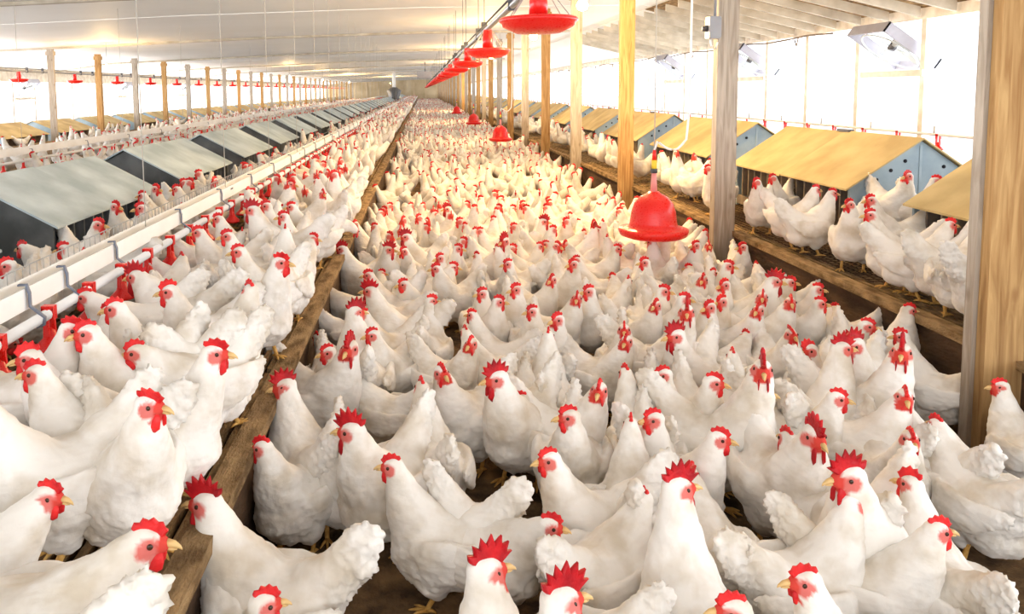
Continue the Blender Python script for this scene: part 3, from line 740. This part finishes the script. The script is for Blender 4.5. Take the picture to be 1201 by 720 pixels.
PARTS = {
    'hen': [('comb', comb_mesh(1.0, 5)), ('wattle', wattle_mesh(1.0, -1)), ('wattle', wattle_mesh(1.0, 1)), ('beak', beak_mesh()), ('eye', eye_mesh(-1)), ('eye', eye_mesh(1))],
    'hen2': [('comb', comb_mesh(1.25, 5, lean=.5)), ('wattle', wattle_mesh(1.3, -1)), ('wattle', wattle_mesh(1.3, 1)), ('beak', beak_mesh()), ('eye', eye_mesh(-1)), ('eye', eye_mesh(1))],
    'rooster': [('comb', comb_mesh(2.3, 7, mat='comb_dark')), ('wattle', wattle_mesh(2.1, -1, 'comb_dark')), ('wattle', wattle_mesh(2.1, 1, 'comb_dark')), ('beak', beak_mesh(1.1)), ('eye', eye_mesh(-1, 1.12)), ('eye', eye_mesh(1, 1.12))],
}
PARTS['small'] = [('comb', comb_mesh(1.1, 4)), ('wattle', wattle_mesh(1.2, -1)), ('wattle', wattle_mesh(1.2, 1))]

VAR = {}
def get_var(neck, hyaw, level, cock, idx):
    key = (neck, hyaw, level, cock, idx)
    if key not in VAR:
        VAR[key] = hen_body(neck, hyaw, len(VAR)*7+3, .0075 if level == 0 else .0125, cock, [.02, -.025][idx % 2], [1.0, .8, 1.12][idx % 3])
    return VAR[key]

def make_bird(pos, rz, neck, hyaw, scale, kind, level, idx):
    """Empty at the feet > body (one continuous mesh), comb, wattle x2, beak, eye x2"""
    cock = kind == 'rooster'
    t = link('rooster' if cock else 'hen', None, None, pos, rz, scale)
    link('body', get_var(neck, hyaw, level, cock, idx), t)
    c, d, _ = head_frame(neck, hyaw)
    mt = Matrix.Translation(c) @ basis(d).to_4x4()
    ps = PARTS['rooster'] if cock else PARTS['small'] if level == 2 else PARTS['hen2'] if idx % 3 == 1 else PARTS['hen']
    for n_, me in ps:
        o = link(n_, me, t); o.matrix_local = mt
    return t

FACE = {'L': 90, 'R': -90, 'A': 0, 'T': 180, 'TL': 135, 'TR': -135, 'AL': 45, 'AR': -45}
HY = [-75, -35, 0, 35, 75]
# catalogue read off the photograph: head px, head py, facing, neck, kind, surface height, body facing (None = free)
S_ = ZS
CAT = [
 # near platform, in front of the trough
 (83,387,'R','up','h',S_,None),(113,387,'L','up','h',S_,'TL'),(143,366,'L','up','h',S_,None),(200,342,'L','up','h',S_,'TL'),(163,405,'L','mid','h',S_,'TL'),
 (37,420,'L','up','h',S_,'TL'),(60,440,'L','up','h',S_,None),(13,468,'L','up','h',S_,'TL'),(230,418,'R','up','h',S_,'R'),(147,475,'R','up','h',S_,'TR'),
 (283,347,'L','up','h',S_,'AR'),(328,308,'R','up','h',S_,'TR'),(141,328,'L','mid','r',S_,'L'),(125,345,'L','mid','h',S_,None),(267,277,'L','up','h',S_,'TL'),
 (295,292,'L','up','h',S_,'TL'),(235,273,'L','up','h',S_,'TL'),(257,257,'L','up','h',S_,'TL'),(299,246,'L','up','r',S_,'L'),(313,242,'L','up','h',S_,'T'),
 (332,255,'L','up','h',S_,'T'),(363,275,'A','up','h',S_,'A'),(343,243,'L','up','h',S_,None),(197,663,'R','mid','h',S_,'R'),(-6,655,'L','up','h',S_,'L'),
 # litter, near the plank
 (372,405,'L','up','r',0,'TR'),(313,460,'L','up','r',0,'AL'),(352,417,'L','up','h',0,'T'),(297,514,'L','up','h',0,'TL'),(240,596,'L','up','r',0,'L'),
 (390,517,'R','up','h',0,'T'),(312,700,'R','up','h',0,'TR'),(410,505,'L','up','r',0,'TL'),(473,549,'L','up','h',0,'L'),
 (408,292,'L','up','r',0,'TL'),(442,293,'R','up','r',0,'T'),(477,278,'L','up','r',0,'TL'),(540,260,'L','up','h',0,'T'),(437,322,'L','up','h',0,'TL'),
 (433,343,'L','up','r',0,'L'),(430,367,'L','up','h',0,'TL'),(413,367,'R','up','r',0,'A'),(478,333,'L','mid','h',0,'T'),(505,315,'L','up','h',0,'TL'),
 (517,303,'L','up','h',0,'T'),(532,315,'R','mid','h',0,'AR'),(505,353,'R','up','h',0,'A'),(438,393,'L','up','h',0,'TL'),(543,283,'R','up','h',0,'T'),
 (592,283,'L','up','r',0,'TR'),(597,310,'L','up','h',0,'T'),(573,348,'L','up','h',0,'T'),(582,350,'R','up','h',0,'T'),(602,340,'L','up','h',0,'T'),
 (627,365,'L','up','h',0,'T'),(655,375,'L','up','h',0,'T'),(648,328,'L','up','h',0,'TR'),(673,310,'L','up','h',0,'T'),(692,342,'L','up','h',0,'T'),
 (676,350,'L','up','h',0,'TR'),(637,260,'R','up','r',0,'T'),(648,270,'R','up','h',0,'TR'),(665,260,'L','up','h',0,'T'),(663,287,'L','mid','h',0,'TR'),
 (723,292,'R','up','h',0,'TR'),(757,308,'L','up','h',0,'T'),(770,358,'L','up','h',0,'TR'),(778,342,'R','up','h',0,'T'),(780,390,'L','up','r',0,'TL'),
 (800,365,'L','tall','r',0,'TR'),(750,390,'T','up','h',0,'T'),(735,400,'L','up','h',0,'TR'),(795,444,'L','up','h',0,'T'),(553,403,'L','up','h',0,'TR'),
 (517,437,'R','up','h',0,'TL'),(495,455,'A','up','h',0,'A'),(597,443,'L','up','r',0,'TL'),(613,474,'L','mid','h',0,'T'),(663,480,'L','up','h',0,'T'),
 (695,461,'L','up','h',0,'TR'),(643,395,'A','up','h',0,'A'),(817,288,'L','up','h',0,'T'),(853,312,'R','up','h',0,'T'),(872,290,'L','up','h',0,'T'),
 (857,336,'L','up','h',0,'T'),(862,356,'L','up','h',0,'T'),(835,356,'L','up','h',0,'T'),(825,328,'L','up','h',0,'TR'),(812,353,'R','up','h',0,'T'),
 (895,332,'R','up','r',0,'TR'),(910,334,'L','up','h',0,'T'),(927,333,'R','up','h',0,'T'),(888,349,'L','up','h',0,'TR'),(880,359,'L','up','h',0,'TR'),
 (920,353,'L','up','h',0,'TR'),(952,338,'R','up','h',0,'T'),(960,356,'R','up','h',0,'T'),(992,367,'R','mid','h',0,'A'),(1017,381,'R','up','h',0,'T'),
 (1062,362,'R','up','h',0,'AR'),(928,392,'T','up','h',0,'T'),(967,414,'L','up','h',0,'TL'),(985,402,'L','up','r',0,'TL'),(1007,410,'R','tall','r',0,'AR'),
 (1052,419,'L','tall','r',0,'TR'),(1015,442,'R','up','h',0,'A'),(903,429,'L','tall','r',0,'TR'),(825,445,'R','up','h',0,'T'),(892,463,'R','up','h',0,'T'),
 (963,465,'R','up','h',0,'TR'),(1075,462,'L','up','h',0,'TR'),(648,538,'L','up','h',0,'L'),(630,614,'R','mid','h',0,'TR'),(770,492,'L','up','h',0,'T'),
 (585,677,'R','up','r',0,'A'),(637,695,'R','up','r',0,'A'),(755,585,'L','mid','h',0,'AR'),(793,572,'R','tall','r',0,'A'),(838,512,'R','up','h',0,'TR'),
 (977,524,'T','up','r',0,'T'),(990,556,'L','up','r',0,'TL'),(1005,588,'R','up','h',0,'R'),(1067,514,'T','up','h',0,'T'),(1098,611,'R','up','h',0,'TR'),
 (937,683,'L','up','h',0,'AL'),(873,714,'L','up','h',0,'L'),(738,500,'A','up','h',0,'A'),(1037,560,'AL','up','h',0,'A'),
 (735,440,'A','up','h',0,'A'),(860,420,'A','up','h',0,'A'),(1045,470,'A','mid','h',0,'A'),(1100,500,'A','mid','h',0,'A'),(930,520,'A','mid','h',0,'A'),
 # far platform beside the tan nest boxes
 (874,214,'L','up','h',S_,'TL'),(907,209,'L','up','h',S_,'TL'),(932,223,'R','up','h',S_,'TR'),(962,227,'R','up','h',S_,'R'),(957,254,'L','up','h',S_,'L'),
 (997,240,'L','up','h',S_,'TL'),(1022,235,'L','up','h',S_,'L'),(1017,281,'R','mid','h',S_,'AR'),(1082,264,'R','up','h',S_,'TR'),(1127,277,'R','up','h',S_,'R'),
(823,198,'L','up','h',S_,'TL'),
 # in the gaps of the nest box row
 (1067,207,'L','up','h',.49,'T'),(1095,212,'R','up','h',.49,'T'),
 # behind the trough in front of the grey nest boxes
 (33,290,'L','mid','h',S_,'TL'),(10,312,'L','up','h',S_,'T'),(7,325,'R','mid','h',S_,'T'),(110,265,'R','up','h',S_,'TR'),(89,292,'L','mid','h',S_,'L'),(138,243,'R','up','h',S_,'T'),
 (163,244,'L','up','h',S_,'T'),(150,205,'L','up','h',S_,'T'),(172,222,'R','up','h',S_,'T'),(195,215,'L','up','h',S_,'T'),(208,222,'L','up','h',S_,'TL'),(222,214,'R','up','h',S_,'TR'),
]
rnd = random.Random(11)
BIRDS = []      # dict(pos, rz, neck, hyaw, scale, kind, level, surf)
for (px, py, face, neck, kd, zs, bf) in CAT:
    kind = 'rooster' if kd == 'r' else 'hen'
    fa = FACE[face]
    if bf is None: h = rnd.choice([-35, 0, 35]); ba = fa-h
    else:
        ba = FACE[bf]+rnd.uniform(-14, 14)
        h = (fa-ba+180) % 360-180
        h = min(HY, key=lambda v: abs(v-h))
    sc = rnd.uniform(1.0, 1.10)*(1.10 if kind == 'rooster' else 1.0)
    c, d, _ = head_frame(neck, h)
    hp = unproj(px, py, zs+c.z*sc)
    rz = math.radians(ba)
    off = Matrix.Rotation(rz, 3, 'Z') @ Vector((c.x*sc, c.y*sc, 0))
    pos = Vector((hp.x-off.x, hp.y-off.y, zs))
    BIRDS.append(dict(pos=pos, rz=rz, neck=neck, h=h, sc=sc, kind=kind, surf=zs, cat=True))
BIRDS.append(dict(pos=Vector((2.58, 3.74, S_)), rz=math.radians(-80), neck='up', h=0, sc=1.08, kind='hen', surf=S_, cat=True))
# keep the birds apart: short relaxation of the feet positions
def clampx(b):
    p = b['pos']
    if b['surf'] == 0: p.x = min(max(p.x, XSL+.13), XSR-.16)
    elif p.x > 0: p.x = max(p.x, XSR+.16)
    elif p.x > -1.3: p.x = min(p.x, XSL-.10)
    else: p.x = min(max(p.x, -1.86), -1.55)
for it in range(14):
    for i, a in enumerate(BIRDS):
        for b_ in BIRDS[i+1:]:
            if a['surf'] != b_['surf']: continue
            dv = a['pos']-b_['pos']; dist = dv.length
            if 1e-4 < dist < .17:
                m_ = dv.normalized()*(.17-dist)*.3; a['pos'] += m_; b_['pos'] -= m_
    for b_ in BIRDS: clampx(b_)

GAPS = [unproj(px, py, 0.0) for px, py in ((440, 650), (425, 600), (455, 690), (570, 590), (565, 560), (900, 608), (1190, 640), (530, 415), (435, 735), (475, 735), (510, 720), (455, 780), (765, 455), (495, 620))]
def free(p, surf, dmin, pool):
    for b_ in pool:
        q = b_['pos']
        if abs(q.y-p.y) < dmin and abs(q.x-p.x) < dmin and b_['surf'] == surf and (q-p).length < dmin: return False
    return True
POSTS = [(2.28, 3.0+PITCHY*k) for k in range(37)]
def zone_sample(r, zone, y):
    if zone == 'litter': return Vector((r.uniform(XSL+.12, 2.2), y, 0)), 0
    if zone == 'near': return Vector((r.uniform(-1.15, -.64), y, S_)), S_
    if zone == 'mid': return Vector((r.uniform(-1.83, -1.56), y, S_)), S_
    if zone == 'far': return Vector((r.uniform(2.55, 2.80), y, S_)), S_
def ok(p, surf, dmin, pool):
    if surf == 0:
        for g in GAPS:
            if (g.xy-p.xy).length < .33: return False
        if p.y > 5 and rnd.random() > .96: return False
    for q in POSTS:
        if abs(q[1]-p.y) < .2 and abs(q[0]-p.x) < .24: return False
    for b_ in BELLS:
        if (b_-p.xy).length < .15: return False
    return free(p, surf, dmin, pool)
BELLS = [Vector((1.6, 15.6))]
def filler(r, zone, y, dmin, pool):
    p, surf = zone_sample(r, zone, y)
    if not ok(p, surf, dmin, pool): return None
    pr = proj(p+Vector((0, 0, .3)))
    if pr is None or pr[0] < -90 or pr[0] > 1290 or pr[1] > 860: return None
    neck = r.choices(['up', 'mid', 'tall', 'down'], [.70, .18, .06, .06])[0]
    b_ = dict(pos=p, rz=math.radians(r.uniform(0, 360)), neck=neck, h=r.choice(HY), sc=r.uniform(.96, 1.10), kind='hen', surf=surf, cat=False)
    if r.random() < .03: b_['kind'] = 'rooster'; b_['sc'] = 1.1; b_['neck'] = 'up'
    return b_
def near_of(y, pool): return [b_ for b_ in pool if abs(b_['pos'].y-y) < .4]
# fill the gaps between the catalogued birds, front to back
y = 1.25
TOTAL = 318
target_y = None
while y < 40 and len(BIRDS) < TOTAL:
    nb = near_of(y, BIRDS)
    for zone, tries in (('litter', 26), ('near', 8), ('mid', 4), ('far', 4)):
        if zone == 'mid' and y < 2.4: continue
        if zone == 'far' and y < 7.2: continue
        if zone == 'near' and y < 1.3: continue
        for _ in range(tries):
            b_ = filler(rnd, zone, y+rnd.uniform(0, .12), .25 if y < 3.4 else .215 if y < 6.5 else .205, nb)
            if b_:
                # birds close to the lens keep low so that they do not hide the catalogued heads
                if y < 5.0: b_['kind'] = 'hen'; b_['neck'] = rnd.choice(['mid', 'mid', 'down', 'up'] if b_['surf'] == 0 else ['mid', 'down']); b_['sc'] = rnd.uniform(.92, 1.0); b_['rz'] = math.radians(rnd.choice([0, 30, -30, 60, -60, 90]))
                BIRDS.append(b_); nb.append(b_)
    y += .12
YEND = y
print('birds', len(BIRDS), 'to depth', round(y, 2))

# ---- labels: look, then what each stands on or beside, then its order there
def look(b_):
    fa = (math.degrees(b_['rz'])+b_['h']+180) % 360-180
    if abs(fa) <= 45: f = 'facing away'
    elif abs(fa) >= 135: f = 'facing the viewer'
    elif fa > 0: f = 'facing the trough'
    else: f = 'facing the posts'
    n_ = {'up': '', 'mid': 'crouched ', 'tall': 'tall ', 'down': 'pecking '}[b_['neck']]
    return f'{n_}white {b_["kind"]} {f}'
def place(b_):
    p = b_['pos']; k = int(math.floor((p.y-3.0)/PITCHY))+1
    between = 'before the nearest post' if k <= 0 else f'between posts {ordw(k-1)[0:]} and {ordw(k)}'
    between = 'before the closest post' if k <= 0 else f'past the {ordw(k-1)} post'
    if b_['surf'] == 0:
        u = (p.x-XSL)/(XSR-XSL); c = 'by the plank' if u < .25 else 'mid-litter plank side' if u < .5 else 'mid-litter post side' if u < .75 else 'by the posts'
        return f'{c} {between}', (k, c)
    if p.x > 0: return f'on far platform {between}', (k, 'r')
    if p.x < -1.45: return f'behind the trough {between}', (k, 'm')
    return f'before the cups {between}', (k, 'n')
buckets = {}
for b_ in BIRDS:
    b_['lab'] = (look(b_), place(b_)[0])
    buckets.setdefault(b_['lab'], []).append(b_)
for (lk, pl), bs in buckets.items():
    bs.sort(key=lambda b_: b_['pos'].y)
    for i, b_ in enumerate(bs):
        b_['label'] = f'{lk} {pl}' if len(bs) == 1 else f'{lk} {pl}, {ordw(i)} back'
for b_ in BIRDS:
    pr = proj(b_['pos']); dist = b_['pos'].y
    level = 0 if dist < 3.6 else 1 if dist < 5.6 else 2
    nv = 2 if level == 0 else 1
    o = make_bird(b_['pos'], b_['rz'], b_['neck'], b_['h'], b_['sc'], b_['kind'], level if level < 2 else 2, rnd.randrange(6) if level == 0 and b_['h'] in (-35, 0, 35) and b_['neck'] == 'up' else rnd.randrange(2)*0)
    grp = {'rooster': 'roosters with large dark red combs'}.get(b_['kind'], 'white hens on the litter' if b_['surf'] == 0 else 'white hens on the slatted platforms')
    tag(o, b_['label'], 'rooster' if b_['kind'] == 'rooster' else 'hen', grp)
print('variants', len(VAR)); LB = {}
for b_ in BIRDS: LB.setdefault(b_['label'], []).append(b_)
print('dup labels', sum(len(v) > 1 for v in LB.values()), 'max words', max(len(l.split()) for l in LB)); print(random.Random(1).sample(sorted(LB), 12))

# ---- the rest of the flock, too many and too small to count
def flock():
    r = random.Random(5)
    base = []
    for neck in ('up', 'mid', 'up', 'tall'):
        bm = new_bm()
        sweep(bm, [(0, -.24, .34), (0, -.15, .24), (0, -.03, .17), (0, .06, .18), (0, .12, .22)], [(.01, .03), (.06, .06), (.115, .11), (.10, .10), (.03, .03)], 8)
        c, d, path = head_frame(neck, 0)
        sweep(bm, [path[0][0], path[1][0], path[2][0], tuple(c+Vector((0, .01, .012)))], [.08, .062, .045, .026], 6)
        sweep(bm, [tuple(c+Vector((0, .045, .008))), tuple(c+Vector((0, .022, .026))), tuple(c+Vector((0, -.012, .030)))], [(.004, .006), (.007, .012), (.003, .005)], 4, 1)
        sweep(bm, [tuple(c+Vector((0, .035, .004))), tuple(c+Vector((0, .028, -.034)))], [(.013, .011), (.005, .007)], 4, 1)
        vs = [tuple(v.co) for v in bm.verts]; fs = [([v.index for v in f.verts], f.material_index) for f in (bm.verts.index_update() or bm.faces)]
        bm.free(); base.append((vs, fs))
    V, Fc, MI = [], [], []; cnt = 0
    def put(p, rz, s, bi):
        nonlocal cnt
        vs, fs = base[bi]; o_ = len(V); cs, sn = math.cos(rz)*s, math.sin(rz)*s
        for (x, y, z) in vs: V.append((p.x+x*cs-y*sn, p.y+x*sn+y*cs, p.z+z*s))
        for f, mi in fs: Fc.append([i+o_ for i in f]); MI.append(mi)
        cnt += 1
    cells = {}
    def add(x, y, z, dmin):
        key = (int(x/.3), int(y/.3))
        for i in (-1, 0, 1):
            for j in (-1, 0, 1):
                for q in cells.get((key[0]+i, key[1]+j), ()):
                    if (q[0]-x)**2+(q[1]-y)**2 < dmin*dmin and abs(q[2]-z) < .2: return
        for q in POSTS[:12]:
            if abs(q[1]-y) < .2 and abs(q[0]-x) < .24: return
        cells.setdefault(key, []).append((x, y, z)); put(Vector((x, y, z)), r.uniform(0, 2*PI), r.uniform(.92, 1.08), r.randrange(4))
    for b_ in BIRDS:
        p = b_['pos']; cells.setdefault((int(p.x/.3), int(p.y/.3)), []).append((p.x, p.y, p.z))
    y = YEND
    while y < 102:
        step = .12 if y < 30 else .2 if y < 60 else .35
        nl = 12 if y < 30 else 10
        for _ in range(nl if y > 15 else 5): add(r.uniform(XSL+.12, 2.2), y+r.uniform(0, step), 0, .25 if y < 15 else .23)
        for _ in range(3): add(r.uniform(-1.22, -.68), y+r.uniform(0, step), S_, .23)
        if r.random() < .8: add(r.uniform(-1.83, -1.55), y+r.uniform(0, step), S_, .24)
        if r.random() < .5: add(r.uniform(2.52, 2.82), y+r.uniform(0, step), S_, .26)
        y += step
    y = 8
    while y < 70:                                   # beyond the grey nest boxes and by the bright windows
        for _ in range(2): add(r.uniform(-4.35, -3.6), y+r.uniform(0, .2), S_, .25)
        for _ in range(2): add(r.uniform(-6.5, -4.95), y+r.uniform(0, .2), S_, .3)
        if r.random() < .7: add(r.uniform(4.6, 5.6), y, S_, .3)
        if r.random() < .3 and y > 18: add(r.uniform(-9.5, -8.9), y, 0.2, .3)
        y += .22
    me = bpy.data.meshes.new('distant_flock'); me.from_pydata(V, [], Fc); me.materials.append(M['feather']); me.materials.append(M['comb'])
    me.polygons.foreach_set('material_index', MI); me.polygons.foreach_set('use_smooth', [True]*len(Fc)); me.update()
    o = link('distant_flock', me); tag(o, 'distant mass of white hens filling the barn toward the end wall', 'flock', None, 'stuff')
    print('flock', cnt, 'faces', len(Fc))
flock()
print('objects', len(bpy.data.objects), 'tris', sum(len(m.loops)-2*len(m.polygons) for m in bpy.data.meshes))
